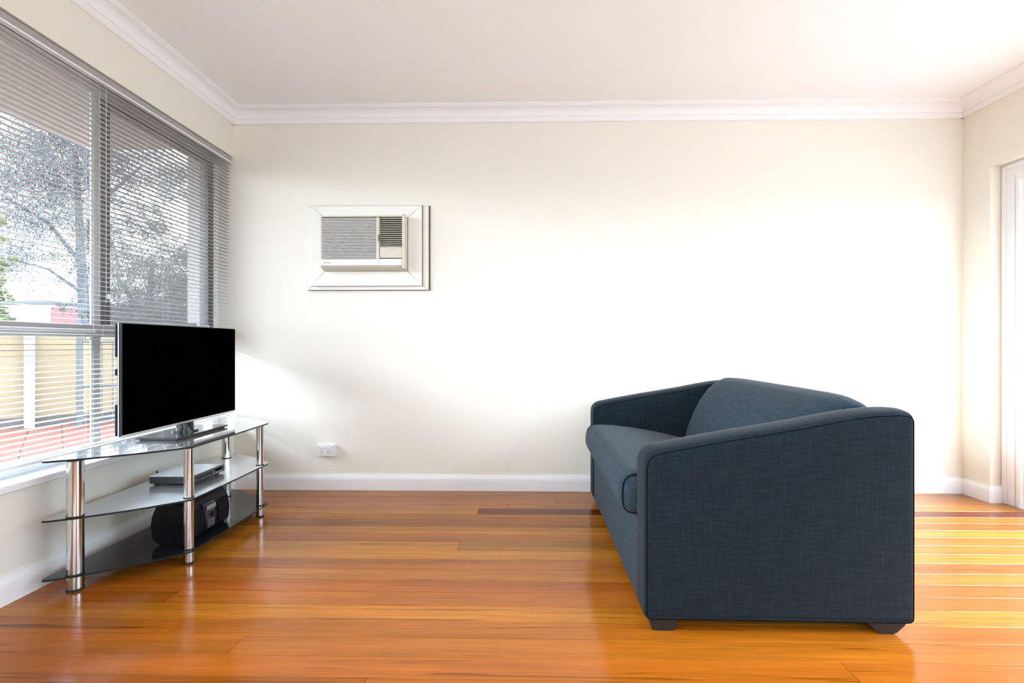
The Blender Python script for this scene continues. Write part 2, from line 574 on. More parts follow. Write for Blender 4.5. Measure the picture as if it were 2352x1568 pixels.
sk = skirting()
struct('baseboard_back', prism(BM(), [(YB - a, b) for a, b in sk], 'x', XL, XR), M['trim'], smooth=25)
struct('baseboard_left', prism(BM(), [(XL + a, b) for a, b in sk], 'y', YF, YB), M['trim'], smooth=25)
bm = BM()
rings = [[bm.verts.new((XR - a, YB, b)) for a, b in sk], [bm.verts.new((XR - a, NY - a, b)) for a, b in sk], [bm.verts.new((NX + 0.002, NY - a, b)) for a, b in sk]]
for A_, B_ in zip(rings, rings[1:]):
    for i in range(len(sk)):
        bm.faces.new((A_[i], A_[(i + 1) % len(sk)], B_[(i + 1) % len(sk)], B_[i]))
bm.faces.new(rings[0][::-1]); bm.faces.new(rings[-1])
struct('baseboard_right', bm, M['trim'], smooth=25)

# ---- glazed door in the recess of the right wall
door = struct('door_1', box(BM(), NX, NX + 0.05, NY - 0.128, NY, 0.0, NZ), M['trim'])
for (x0, ya, yb) in ((NX - 0.010, NY - 0.030, NY - 0.008), (NX - 0.006, NY - 0.082, NY - 0.068), (NX - 0.014, NY - 0.126, NY - 0.104)):
    struct('architrave_bead', box(BM(), x0, NX + 0.001, ya, yb, 0, NZ - (NY - yb) - 0.006, 0.002), M['trim'], parent=door)
struct('door_head', box(BM(), NX, NX + 0.05, D0 - 0.01, NY - 0.129, NZ - 0.105, NZ), M['trim'], parent=door)
struct('architrave_bead', box(BM(), NX - 0.010, NX - 0.0005, D0, NY - 0.032, NZ - 0.030, NZ - 0.008, 0.002), M['trim'], parent=door)
for (ya, yb) in ((NY - 0.23, NY - 0.134), (1.16, 1.26), (D0, D0 + 0.09)):
    struct('door_stile', box(BM(), NX + 0.02, NX + 0.055, ya, yb, 0.01, NZ - 0.107, 0.003), M['trim'], parent=door)
struct('door_rail', box(BM(), NX + 0.021, NX + 0.054, D0 + 0.09, NY - 0.235, 0.01, 0.15, 0.003), M['trim'], parent=door)
struct('door_pane', box(BM(), NX + 0.036, NX + 0.040, D0 + 0.09, NY - 0.23, 0.15, NZ - 0.107), M['glass'], parent=door)

# ---- window in the left wall
GX = -1.955
def wbox(name, y0, y1, z0, z1, m, x0=GX - 0.03, x1=GX + 0.03, bevel=0.003, parent=None):
    return struct(name, box(BM(), x0, x1, y0, y1, z0, z1, bevel), M[m], parent=parent)

win = wbox('window_1', WY0, YB - 0.002, SILL + 0.002, SILL + 0.055, 'alu_light')
wbox('window_head', WY0, YB - 0.002, WTOP - 0.05, WTOP - 0.002, 'alu', parent=win)
wbox('window_jamb', 3.145, YB - 0.002, SILL + 0.055, WTOP - 0.05, 'trim', parent=win)
wbox('window_jamb', WY0, WY0 + 0.04, SILL + 0.055, WTOP - 0.05, 'alu_light', parent=win)
wbox('mullion', 2.262, 2.312, SILL + 0.055, WTOP - 0.05, 'alu', GX + 0.008, GX + 0.020, parent=win)
wbox('mullion', 0.55, 0.61, SILL + 0.055, WTOP - 0.05, 'alu', GX - 0.029, GX + 0.031, parent=win)
wbox('transom', WY0 + 0.04, 2.262, 0.950, 1.005, 'alu', parent=win)
wbox('transom', 2.312, 3.145, 0.950, 1.005, 'alu', parent=win)
wbox('transom_lip', WY0 + 0.04, 2.262, 0.970, 0.982, 'alu_light', GX + 0.03, GX + 0.042, 0.002, parent=win)
# awning sash with a fly screen on the corner side
sash = wbox('sash_stile', 2.314, 2.345, 1.007, WTOP - 0.052, 'alu_dark', GX - 0.02, GX + 0.038, parent=win)
wbox('sash_stile', 3.088, 3.143, 1.007, WTOP - 0.052, 'alu_dark', GX - 0.02, GX + 0.038, parent=win)
wbox('sash_rail', 2.345, 3.088, 1.007, 1.040, 'alu', GX - 0.02, GX + 0.038, parent=win)
wbox('sash_rail', 2.345, 3.088, WTOP - 0.075, WTOP - 0.052, 'alu_dark', GX - 0.02, GX + 0.038, parent=win)
struct('fly_screen', box(BM(), GX + 0.018, GX + 0.0185, 2.345, 3.088, 1.04, WTOP - 0.075), M['screen'], parent=win)
for (ya, yb, za, zb) in ((WY0 + 0.04, 2.262, 1.005, WTOP - 0.05), (2.345, 3.088, 1.04, WTOP - 0.075), (WY0 + 0.04, 2.262, SILL + 0.055, 0.95), (2.312, 3.145, SILL + 0.055, 0.95)):
    struct('window_pane', box(BM(), GX - 0.006, GX - 0.002, ya, yb, za, zb), M['glass'], parent=win)
struct('window_latch', box(BM(), GX + 0.038, GX + 0.056, 2.318, 2.340, 1.125, 1.150, 0.004), M['alu_light'], parent=win)
bm = BM(); box(bm, GX + 0.038, GX + 0.066, 2.96, 3.06, 1.010, 1.036, 0.006)
struct('window_winder', bm, M['alu_light'], parent=win)
struct('window_sill', box(BM(), GX + 0.03, XL + 0.018, WY0, YB - 0.002, SILL - 0.022, SILL + 0.006, 0.004), M['trim'], parent=win)

# ---- frame added round the rear fill light, no window opening behind
w2 = struct('fill_light_frame', box(BM(), -1.22, 2.42, YF + 0.001, YF + 0.06, 0.36, 0.46, 0.004), M['trim'])
struct('window_head', box(BM(), -1.22, 2.42, YF + 0.001, YF + 0.06, 2.24, 2.32, 0.004), M['trim'], parent=w2)  # top bar of the added frame
for x in (-1.22, 0.57, 2.35):
    struct('window_jamb', box(BM(), x, x + 0.07, YF + 0.001, YF + 0.07, 0.461, 2.239, 0.004), M['trim'], parent=w2)  # uprights of the added frame

# ================================================================ THE BLIND
BX, BY0, BY1 = -1.852, -1.22, 3.195
blind = thing('venetian_blind', (BX, (BY0 + BY1) / 2, WTOP), 'long beige venetian blind with open horizontal slats hanging in the window behind the television', 'blind')
bm = BM(); box(bm, BX - 0.014, BX + 0.014, BY0, BY1, WTOP - 0.034, WTOP - 0.006, 0.002)
hr = obj('headrail', bm, M['rail'], blind)
bm = BM(); box(bm, BX + 0.0145, BX + 0.021, BY0, BY1, WTOP - 0.045, WTOP - 0.037, 0.001)
box(bm, BX - 0.012, BX + 0.0145, BY0, BY1, WTOP - 0.0385, WTOP - 0.0345)
obj('rail_lip', bm, M['rail_lip'], hr)
PITCH = 0.0213
zt = WTOP - 0.058
n_slats = int((zt - 0.487) / PITCH) + 1
half = 0.0125
crs = [(-half + 2 * half * i / 4, 0.0018 * (1 - ((i - 2) / 2) ** 2)) for i in range(5)]
poly = crs + [(x, z - 0.0004) for x, z in crs[::-1]]
bm = prism(BM(), [(BX + x, zt + z) for x, z in poly], 'y', BY0 + 0.005, BY1 - 0.002)
slat0 = obj('slat', bm, M['slat'], blind, smooth=40, origin=(BX, (BY0 + BY1) / 2, zt))
slat0.rotation_euler = (0, R(4), 0)
for i in range(1, n_slats):
    c = copy_of(slat0, (0, 0, -PITCH * i), blind)
    c.rotation_euler = (0, R(4 + random.uniform(-1.2, 1.2)), 0)
zb = zt - PITCH * n_slats
obj('bottom_rail', box(BM(), BX - 0.0125, BX + 0.0125, BY0 + 0.005, BY1 - 0.002, zb - 0.006, zb + 0.008, 0.003), M['rail_lip'], blind)
for y in (3.053, 2.62, 2.19, 1.50, 0.85, 0.1, -0.7):
    for dx in (-0.0135, 0.0135):
        obj('ladder_cord', tube(BM(), [(BX + dx, y, WTOP - 0.034), (BX + dx, y, zb)], 0.00055, 6), M['cord'], blind)
obj('pull_cord', tube(BM(), [(BX + 0.022, 2.215, WTOP - 0.04), (BX + 0.022, 2.215, 1.10)], 0.0009, 6), M['cord'], blind)

# ================================================================ TV STAND
STZ = (0.493, 0.276, 0.061)
stand = thing('tv_stand', (-1.57, 2.41, 0), 'low television stand with three black glass shelves on chrome tube legs', 'tv stand')
def shelf_poly(grow=0.0):
    xb, xf, y0, y1, ym0, ym1 = -1.752, -1.372, 1.812, 3.015, 2.092, 2.742
    pts = [(xb, y0)]
    # near side bows out a little on its way to the front corner
    for i in range(1, 7):
        t = i / 7
        bow = 0.022 * math.sin(math.pi * t)
        pts.append((xb + (xf - xb) * t + bow * 0.62, y0 + (ym0 - y0) * t - bow * 0.78))
    pts += [(xf, ym0), (xf + 0.006, (ym0 + ym1) / 2), (xf, ym1)]
    for i in range(1, 7):
        t = i / 7
        bow = 0.022 * math.sin(math.pi * t)
        pts.append((xf + (xb - xf) * t + bow * 0.62, ym1 + (y1 - ym1) * t + bow * 0.78))
    pts.append((xb, y1))
    n = len(pts)
    rad = [0.018 if i in (0, n - 1) else (0.03 if i in (7, 9) else 0) for i in range(n)]
    return round_poly(pts, rad, 5)
sp = shelf_poly()
for z, nm in zip(STZ, ('black_glass', 'smoked', 'smoked_low')):
    bm = prism(BM(), sp, 'z', z - 0.007, z, 0.0012)
    o = obj('shelf', bm, [M[nm], M['glass_edge']], stand)
    for f in o.data.polygons:
        if abs(f.normal.z) < 0.9:
            f.material_index = 1
LEGS = [(-1.672, 1.882, 0.0265), (-1.672, 2.86, 0.0235), (-1.398, 2.118, 0.019), (-1.398, 2.700, 0.019)]
for (x, y, r) in LEGS:
    bm = BM()
    cyl(bm, (x, y, 0.008), (x, y, STZ[2] - 0.007), r, 32)
    cyl(bm, (x, y, STZ[2]), (x, y, STZ[1] - 0.007), r, 32)
    cyl(bm, (x, y, STZ[1]), (x, y, STZ[0] - 0.007), r, 32)
    leg = obj('leg', bm, M['chrome'], stand, smooth=40)
    for za, zc in ((STZ[2], STZ[2] + 0.004), (STZ[1], STZ[1] + 0.004), (STZ[0] - 0.010, STZ[0] - 0.007)):
        obj('rubber_ring', cyl(BM(), (x, y, za), (x, y, zc), r * 1.05, 32), M['rubber'], leg, smooth=40)
    obj('foot_pad', cyl(BM(), (x, y, 0.0), (x, y, 0.009), r * 1.06, 32), M['rubber'], leg, smooth=40)

# ================================================================ TELEVISION
TX, TY0, TY1, TZ0, TZ1 = -1.600, 2.014, 2.818, 0.546, 1.003
tv = thing('television', (-1.61, 2.41, STZ[0]), 'flat screen television with black screen standing on the glass stand', 'television')
bm = box(BM(), TX - 0.012, TX, TY0, TY1, TZ0, TZ1, 0.002)
obj('bezel', bm, M['tv_body'], tv)
obj('trim_line', box(BM(), TX - 0.0165, TX - 0.0125, TY0 - 0.0008, TY1 + 0.0008, TZ0 - 0.0008, TZ1 + 0.0008), M['tv_trim'], tv)
obj('lower_trim', box(BM(), TX - 0.011, TX + 0.001, TY0 + 0.001, TY1 - 0.001, TZ0 - 0.003, TZ0 + 0.0075, 0.001), M['tv_trim'], tv)
bm = box(BM(), TX - 0.001, TX + 0.0015, TY0 + 0.002, TY1 - 0.0015, TZ0 + 0.008, TZ1 - 0.003)
obj('screen', bm, M['screen_black'], tv)
bm = BM()
box(bm, TX - 0.022, TX - 0.017, TY0 + 0.001, TY1 - 0.001, TZ0 + 0.001, TZ1 - 0.001, 0.003)
# deeper shell with a step cut away at the side sockets
box(bm, TX - 0.034, TX - 0.023, TY0 + 0.003, TY1 - 0.003, TZ0 + 0.003, 0.675, 0.003)
box(bm, TX - 0.034, TX - 0.023, TY0 + 0.003, TY1 - 0.003, 0.866, TZ1 - 0.003, 0.003)
box(bm, TX - 0.034, TX - 0.023, TY0 + 0.025, TY1 - 0.025, 0.676, 0.865)
box(bm, TX - 0.034, TX - 0.023, TY0 + 0.004, TY0 + 0.024, 0.792, 0.818, 0.002)
box(bm, TX - 0.052, TX - 0.035, TY0 + 0.12, TY1 - 0.12, 0.62, 0.92, 0.008)
obj('rear_shell', bm, M['tv_body'], tv)
neck = obj('neck', cyl(BM(), (-1.605, 2.405, STZ[0] + 0.013), (-1.605, 2.405, TZ0 + 0.002), 0.036, 28), M['tv_base'], tv, smooth=40)
obj('neck_collar', cyl(BM(), (-1.605, 2.405, STZ[0] + 0.012), (-1.605, 2.405, STZ[0] + 0.020), 0.055, 28), M['tv_base'], neck, smooth=40)
bm = BM()
prism(bm, round_poly([(-1.700, 2.212), (-1.510, 2.212), (-1.510, 2.598), (-1.700, 2.598)], 0.008, 3), 'z', STZ[0] + 0.006, STZ[0] + 0.013, 0.0015)
bs = obj('base_plate', bm, M['tv_base'], tv)
bm = prism(BM(), round_poly([(-1.690, 2.222), (-1.520, 2.222), (-1.520, 2.588), (-1.690, 2.588)], 0.008, 3), 'z', STZ[0], STZ[0] + 0.006)
obj('base_underside', bm, M['rubber'], bs)
obj('sensor_strip', box(BM(), TX, TX + 0.004, 2.36, 2.46, TZ0 + 0.0005, TZ0 + 0.007, 0.001), M['tv_trim'], tv)

# ================================================================ DVD PLAYER (middle shelf)
z = STZ[1]
dx0, dx1, dy0, dy1 = -1.695, -1.497, 2.290, 2.532
dvd = thing('disc_player', (-1.596, 2.411, z), 'slim black disc player with silver lid lying on the middle glass shelf', 'disc player')
obj('case', box(BM(), dx0, dx1, dy0, dy1, z + 0.008, z + 0.040, 0.003), M['player'], dvd)
obj('lid', box(BM(), dx0 - 0.001, dx1 - 0.004, dy0 - 0.001, dy1 + 0.001, z + 0.040, z + 0.0425, 0.001), M['player_top'], dvd)
fp = obj('front_panel', box(BM(), dx1, dx1 + 0.009, dy0 + 0.001, dy1 - 0.001, z + 0.010, z + 0.041, 0.003), M['player'], dvd)
obj('disc_tray', box(BM(), dx1 + 0.0085, dx1 + 0.0105, dy0 + 0.02, dy0 + 0.135, z + 0.024, z + 0.034, 0.001), M['tv_body'], fp)
obj('display', box(BM(), dx1 + 0.0085, dx1 + 0.0105, dy0 + 0.160, dy0 + 0.215, z + 0.026, z + 0.036, 0.001), M['screen_black'], fp)
for k in range(4):
    obj('button', cyl(BM(), (dx1 + 0.009, dy0 + 0.150 + k * 0.018, z + 0.019), (dx1 + 0.0115, dy0 + 0.150 + k * 0.018, z + 0.019), 0.0032, 12), M['player_top'], fp, smooth=40)
for (x, y) in ((dx0 + 0.02, dy0 + 0.02), (dx1 - 0.02, dy0 + 0.02), (dx0 + 0.02, dy1 - 0.02), (dx1 - 0.02, dy1 - 0.02)):
    obj('foot', cyl(BM(), (x, y, z), (x, y, z + 0.008), 0.009, 16), M['rubber'], dvd, smooth=40)
obj('cable', tube(BM(), [(dx0 + 0.001, 2.36, z + 0.024), (dx0 - 0.012, 2.362, z + 0.034), (dx0 - 0.024, 2.372, z + 0.046), (dx0 - 0.03, 2.39, z + 0.03), (dx0 - 0.032, 2.40, z + 0.0035)], 0.003, 8), M['rubber'], dvd, smooth=60)

# ================================================================ CD BOOMBOX (bottom shelf)
z = STZ[2]
bb = thing('cd_boombox', (-1.50, 2.30, z), 'black portable radio with two speakers standing on the lowest glass shelf', 'boombox')
bx0, bx1, by0, by1 = -1.585, -1.425, 2.150, 2.462
pr = [(bx0 + 0.035, z + 0.002), (bx1 - 0.02, z + 0.002), (bx1 - 0.004, z + 0.02), (bx1, z + 0.075), (bx1 - 0.006, z + 0.12), (bx1 - 0.03, z + 0.165), (bx1 - 0.055, z + 0.183),
      (bx0 + 0.06, z + 0.187), (bx0 + 0.025, z + 0.165), (bx0 + 0.006, z + 0.12), (bx0, z + 0.075), (bx0 + 0.01, z + 0.025)]
body = prism(BM(), round_poly(pr, 0.03, 5), 'y', by0, by1, 0.012, 3)
bd = obj('body', body, M['boombox'], bb, smooth=45)
def front_x(h):      # front surface of the body at height h above the shelf
    tab = [(0.0, bx1 - 0.02), (0.02, bx1 - 0.004), (0.075, bx1 - 0.0005), (0.12, bx1 - 0.006), (0.165, bx1 - 0.03)]
    for (a, xa), (b, xb) in zip(tab, tab[1:]):
        if a <= h <= b:
            return xa + (xb - xa) * (h - a) / (b - a)
    return bx1 - 0.02
for (ya, yb, c1, c2) in ((by0 + 0.012, by0 + 0.108, 0.0, 0.020), (by1 - 0.108, by1 - 0.012, 0.020, 0.0)):
    bm = BM()
    hs = (0.022, 0.05, 0.08, 0.105, 0.128)
    rows = []
    for i, hh in enumerate(hs):
        t = i / (len(hs) - 1)
        x = front_x(hh) + 0.002
        rows.append([bm.verts.new((x, ya + c1 * t * 0.3 + (c1 * (1 - t)), z + hh)), bm.verts.new((x, yb - c2 * t * 0.3 - (c2 * (1 - t)), z + hh))])
    for a, b in zip(rows, rows[1:]):
        bm.faces.new((a[0], a[1], b[1], b[0]))
    r = bmesh.ops.extrude_face_region(bm, geom=list(bm.faces))
    bmesh.ops.translate(bm, verts=[v for v in r['geom'] if isinstance(v, bmesh.types.BMVert)], vec=(0.004, 0, 0))
    obj('speaker_grille', bm, M['boombox_mesh'], bb)
yc = (by0 + by1) / 2
bm = BM()
vs = [bm.verts.new((front_x(0.028) + 0.003, yc - 0.026, z + 0.028)), bm.verts.new((front_x(0.028) + 0.003, yc + 0.026, z + 0.028)),
      bm.verts.new((front_x(0.14) + 0.004, yc + 0.042, z + 0.140)), bm.verts.new((front_x(0.14) + 0.004, yc - 0.042, z + 0.140))]
bm.faces.new(vs)
r = bmesh.ops.extrude_face_region(bm, geom=list(bm.faces))
bmesh.ops.translate(bm, verts=[v for v in r['geom'] if isinstance(v, bmesh.types.BMVert)], vec=(0.008, 0, 0))
pan = obj('control_panel', bm, M['player'], bb)
bm = box(BM(), front_x(0.118) + 0.010, front_x(0.118) + 0.0145, yc - 0.034, yc + 0.034, z + 0.108, z + 0.130, 0.001)
obj('display', bm, M['lcd'], pan)
obj('dial', cyl(BM(), (front_x(0.08) + 0.008, yc + 0.012, z + 0.082), (front_x(0.08) + 0.018, yc + 0.012, z + 0.082), 0.013, 24), M['tv_body'], pan, smooth=40)
for k in range(6):
    yy, zz = yc - 0.018 + (k % 3) * 0.017, z + 0.045 + (k // 3) * 0.014
    obj('button', cyl(BM(), (front_x(0.05) + 0.008, yy, zz), (front_x(0.05) + 0.0135, yy, zz), 0.0032, 10), M['lcd'], pan, smooth=40)
obj('handle', tube(BM(), [(bx0 + 0.07, by0 + 0.03, z + 0.180), (bx0 + 0.05, by0 + 0.035, z + 0.192), (bx0 + 0.05, by1 - 0.035, z + 0.192), (bx0 + 0.07, by1 - 0.03, z + 0.180)], 0.006, 10), M['boombox'], bb, smooth=60)
obj('top_lid', cyl(BM(), (-1.50, yc, z + 0.183), (-1.50, yc, z + 0.189), 0.042, 28), M['player'], bb, smooth=40)

# ================================================================ SOFA
SX0, SX1, SY0, SY1, SZ0 = 0.385, 1.231, 1.630, 3.050, 0.036
AW = 0.135
sofa = thing('sofa', (0.80, 2.34, 0), 'dark navy blue linen sofa with sloping arms standing on short black feet', 'sofa')
arm_pts = [(SX0, SZ0), (SX0, 0.566), (0.493, 0.588), (0.561, 0.601), (0.66, 0.6195), (0.768, 0.6375), (0.888, 0.6585), (0.994, 0.680), (1.055, 0.691), (1.115, 0.698), (1.175, 0.7005), (SX1, 0.697), (SX1, SZ0)]
arm_rad = [0.026, 0.062, 0.15, 0.15, 0.15, 0.15, 0.15, 0.15, 0.15, 0.1, 0.05, 0.045, 0.026]
ap = round_poly(arm_pts, arm_rad, 6)
n_ap = len(ap)
def inset(d):
    out = []
    for i, p in enumerate(ap):
        a, b = Vector(ap[i - 1]), Vector(ap[(i + 1) % n_ap])
        t = (b - a).normalized()
        nrm = Vector((t.y, -t.x))          # points into the profile (it runs clockwise)
        out.append((p[0] + nrm.x * d, p[1] + nrm.y * d))
    return out
def arm_mesh(y0, y1, r=0.022, crown=0.013):
    bm = BM()
    secs = []
    for k in range(5):
        a = k / 4 * math.pi / 2
        secs.append((r * (1 - math.sin(a)), y0 + r * (1 - math.cos(a))))
    for k in range(1, 4):
        secs.append((0.0, y0 + r + (y1 - y0 - 2 * r) * k / 4))
    for k in range(4, -1, -1):
        a = k / 4 * math.pi / 2
        secs.append((r * (1 - math.sin(a)), y1 - r * (1 - math.cos(a))))
    prev = None
    for d, y in secs:
        s_ = (y - (y0 + y1) / 2) / ((y1 - y0) / 2)
        lift = crown * (1 - s_ * s_)
        ring = [bm.verts.new((x, y, z + (lift if z > 0.55 else lift * max(0, (z - 0.45) / 0.10)))) for x, z in inset(d)]
        if prev:
            for i in range(n_ap):
                bm.faces.new((prev[i], prev[(i + 1) % n_ap], ring[(i + 1) % n_ap], ring[i]))
        else:
            bm.faces.new(ring[::-1])
        prev = ring
    bm.faces.new(prev)
    return bm
for (y0, y1) in ((SY0, SY0 + AW), (SY1 - AW, SY1)):
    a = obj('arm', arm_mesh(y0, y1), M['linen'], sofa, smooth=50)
    for ys in (y0 + 0.0045, y1 - 0.0045):
        pts = [(x, ys, z) for x, z in inset(0.0072)]
        obj('piping', tube(BM(), pts, 0.0016, 8, closed=True), M['seam'], a, smooth=60)
IY0, IY1 = SY0 + AW, SY1 - AW
obj('front_skirt', box(BM(), SX0 + 0.006, SX0 + 0.09, IY0 + 0.0005, IY1 - 0.0005, SZ0 + 0.004, 0.318, 0.006, 2), M['linen_lit'], sofa, smooth=50)
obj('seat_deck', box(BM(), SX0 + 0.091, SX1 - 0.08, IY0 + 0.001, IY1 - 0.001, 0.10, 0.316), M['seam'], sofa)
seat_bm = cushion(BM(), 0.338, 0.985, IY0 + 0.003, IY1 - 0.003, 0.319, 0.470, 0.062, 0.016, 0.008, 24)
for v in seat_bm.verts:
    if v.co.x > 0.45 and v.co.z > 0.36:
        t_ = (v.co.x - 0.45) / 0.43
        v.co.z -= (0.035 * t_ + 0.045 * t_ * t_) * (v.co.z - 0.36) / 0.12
seat = obj('seat_cushion', seat_bm, M['linen_lit'], sofa, smooth=80)
for yy in (IY0 + 0.030, IY1 - 0.030):
    pp = round_poly([(0.3455, 0.327), (0.3455, 0.463), (0.45, 0.4645), (0.66, 0.430), (0.86, 0.390), (0.86, 0.327)], [0.045, 0.052, 0.1, 0.1, 0.03, 0.03], 5)
    obj('piping', tube(BM(), [(x, yy, zz) for x, zz in pp], 0.0022, 8, closed=True), M['seam'], seat, smooth=60)
# back cushion: leaning, crowned profile swept between the arms
bp_ = [(0.885, 0.400), (0.905, 0.470), (0.938, 0.555), (0.975, 0.625), (1.015, 0.680), (1.060, 0.718), (1.105, 0.735), (1.150, 0.732), (1.185, 0.716), (1.208, 0.685), (1.216, 0.62), (1.216, 0.40)]
bm = BM()
nY = 26
prev = None
for i in range(nY + 1):
    s = -math.cos(math.pi * i / nY)          # -1..1, denser near the ends
    y = (IY0 + IY1) / 2 + s * ((IY1 - IY0) / 2 - 0.002)
    e = abs(s) ** 14
    bulge = 1 - abs(s) ** 5
    ring = []
    for (x, z) in bp_:
        f = (z - 0.40) / 0.335
        xx = x + 0.020 * e * (1 if x < 1.1 else -0.6) - 0.010 * bulge * math.sin(math.pi * min(1, f)) * (1 if x < 1.15 else 0)
        zz = z - 0.024 * e * f + 0.006 * bulge * f
        ring.append(bm.verts.new((xx, y, zz)))
    if prev:
        n = len(ring)
        for j in range(n):
            bm.faces.new((prev[j], prev[(j + 1) % n], ring[(j + 1) % n], ring[j]))
    else:
        bm.faces.new(ring[::-1])
    prev = ring
bm.faces.new(prev)
obj('back_cushion', bm, M['linen_lit'], sofa, smooth=60)
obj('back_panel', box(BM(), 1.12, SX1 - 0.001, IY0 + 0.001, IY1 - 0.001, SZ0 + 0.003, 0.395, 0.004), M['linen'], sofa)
for (x0, x1, y0, y1) in ((SX0 + 0.025, SX0 + 0.105, SY0 + 0.018, SY0 + 0.098), (SX1 - 0.115, SX1 - 0.025, SY0 + 0.018, SY0 + 0.098),
                         (SX0 + 0.025, SX0 + 0.105, SY1 - 0.098, SY1 - 0.018), (SX1 - 0.115, SX1 - 0.025, SY1 - 0.098, SY1 - 0.018)):
    if x0 < 0.8:   # front feet: square block, rounded toe towards the back
        pts = round_poly([(x0 - 0.006, SZ0 + 0.002), (x0 + 0.004, 0.0), (x1 - 0.008, 0.0), (x1, 0.012), (x1, SZ0 + 0.002)], [0, 0.002, 0.006, 0.006, 0], 3)
    else:          # rear feet: curved heel
        pts = round_poly([(x0 - 0.03, SZ0 + 0.002), (x0 + 0.012, 0.0), (x1 - 0.03, 0.0), (x1 + 0.002, 0.03), (x1 + 0.004, SZ0 + 0.002)], [0, 0.004, 0.02, 0.02, 0], 4)
    obj('foot', prism(BM(), pts, 'y', y0, y1, 0.002), M['foot'], sofa)

sofa.rotation_euler = (0, 0, R(-0.55))
sofa.location.x += 0.010

# ================================================================ WALL AIR CONDITIONER
W = YB
ac = thing('air_conditioner', (-0.965, W, 1.26), 'box air conditioner with louvred grille set through the cream back wall', 'air conditioner')
ox0, ox1, oz0, oz1 = -1.353, -0.588, 1.258, 1.785
def frame4(names, x0, x1, z0, z1, wl_, wr, wb, wt, y0, y1, m, gap=0.0008, bevel=0.0015):
    """mitred surround of four boards"""
    g = gap
    A, B, C_, D = (x0, z0), (x1, z0), (x1, z1), (x0, z1)
    a, b, c, d = (x0 + wl_, z0 + wb), (x1 - wr, z0 + wb), (x1 - wr, z1 - wt), (x0 + wl_, z1 - wt)
    for quad, off in (((A, B, b, a), 0), ((B, C_, c, b), 0), ((C_, D, d, c), 0), ((D, A, a, d), 0)):
        cx = sum(p[0] for p in quad) / 4; cz = sum(p[1] for p in quad) / 4
        q = [(px + (g if px < cx else -g), pz + (g if pz < cz else -g)) for px, pz in quad]
        obj(names, prism(BM(), q, 'y', y0, y1, bevel), M[m], ac)
obj('outer_side_shade', box(BM(), ox0 - 0.001, ox1 + 0.007, W - 0.006, W, oz0 - 0.002, oz1 + 0.003), M['dark_brown'], ac)  # dark rim painted in as the shaded right and top edge
frame4('outer_surround', ox0, ox1, oz0, oz1, 0.035, 0.040, 0.024, 0.006, W - 0.022, W - 0.0065, 'ac_frame')
ix0, ix1, iz0, iz1 = ox0 + 0.034, ox1 - 0.038, oz0 + 0.023, oz1 - 0.004
ux0, ux1, uz0, uz1 = -1.232, -0.715, 1.375, 1.702
frame4('inner_surround', ix0, ix1, iz0, iz1, ux0 - ix0 - 0.002, ix1 - ux1 - 0.002, uz0 - iz0 - 0.002, iz1 - uz1 - 0.002, W - 0.044, W - 0.0225, 'ac_frame')
obj('surround_gap', box(BM(), ix0 - 0.002, ix1 + 0.003, W - 0.026, W - 0.0225, iz0 + 0.004, oz1 + 0.001), M['dark_brown'], ac)  # dark strip showing round the inner surround
YU = W - 0.118     # front plane of the unit
bm = BM()
# shell: rim round the front, hollow for the grilles
box(bm, ux0, ux0 + 0.006, YU + 0.004, W - 0.03, uz0 + 0.02, uz1)
box(bm, ux1 - 0.016, ux1, YU - 0.004, W - 0.03, uz0 + 0.004, uz1 + 0.006)
box(bm, ux0 + 0.0062, ux1 - 0.0162, YU + 0.0045, W - 0.03, uz1 - 0.008, uz1 - 0.0003)
prism(bm, [(YU, uz0 + 0.026), (W - 0.03, uz0 + 0.02), (W - 0.03, uz0 - 0.002), (YU + 0.05, uz0 - 0.002), (YU + 0.012, uz0 + 0.012)], 'x', ux0, ux1 - 0.0005)
shell = obj('casing', bm, M['ac_beige'], ac)
obj('inner_back', box(BM(), ux0 + 0.006, ux1 - 0.016, YU + 0.034, YU + 0.040, uz0 + 0.022, uz1 - 0.008), M['ac_dark'], ac)
# left grille: 28 thin horizontal louvres
gx0, gx1 = ux0 + 0.008, ux0 + 0.340
gz0, gz1 = uz0 + 0.064, uz1 - 0.012
gr = obj('intake_grille', box(BM(), gx0 - 0.001, gx1 + 0.001, YU + 0.020, YU + 0.024, gz0, gz1), M['ac_dark'], ac)
nl = 28
ph = (gz1 - gz0) / nl
bm = prism(BM(), [(YU + 0.002, gz0 + 0.0015), (YU + 0.0195, gz0 + 0.0030), (YU + 0.0195, gz0 + 0.0052), (YU + 0.002, gz0 + 0.0015 + ph * 0.46)], 'x', gx0, gx1)
lv0 = obj('louvre', bm, M['ac_white'], gr, origin=((gx0 + gx1) / 2, YU, gz0))
for k in range(1, nl):
    copy_of(lv0, (0, 0, ph * k), gr)
obj('divider', box(BM(), gx1 + 0.001, gx1 + 0.021, YU + 0.001, YU + 0.033, gz0 - 0.002, gz1, 0.001), M['ac_beige'], ac)
obj('divider_catch', box(BM(), gx1 + 0.015, gx1 + 0.022, YU - 0.003, YU + 0.002, gz0 + 0.105, gz0 + 0.145, 0.001), M['dark_brown'], ac)
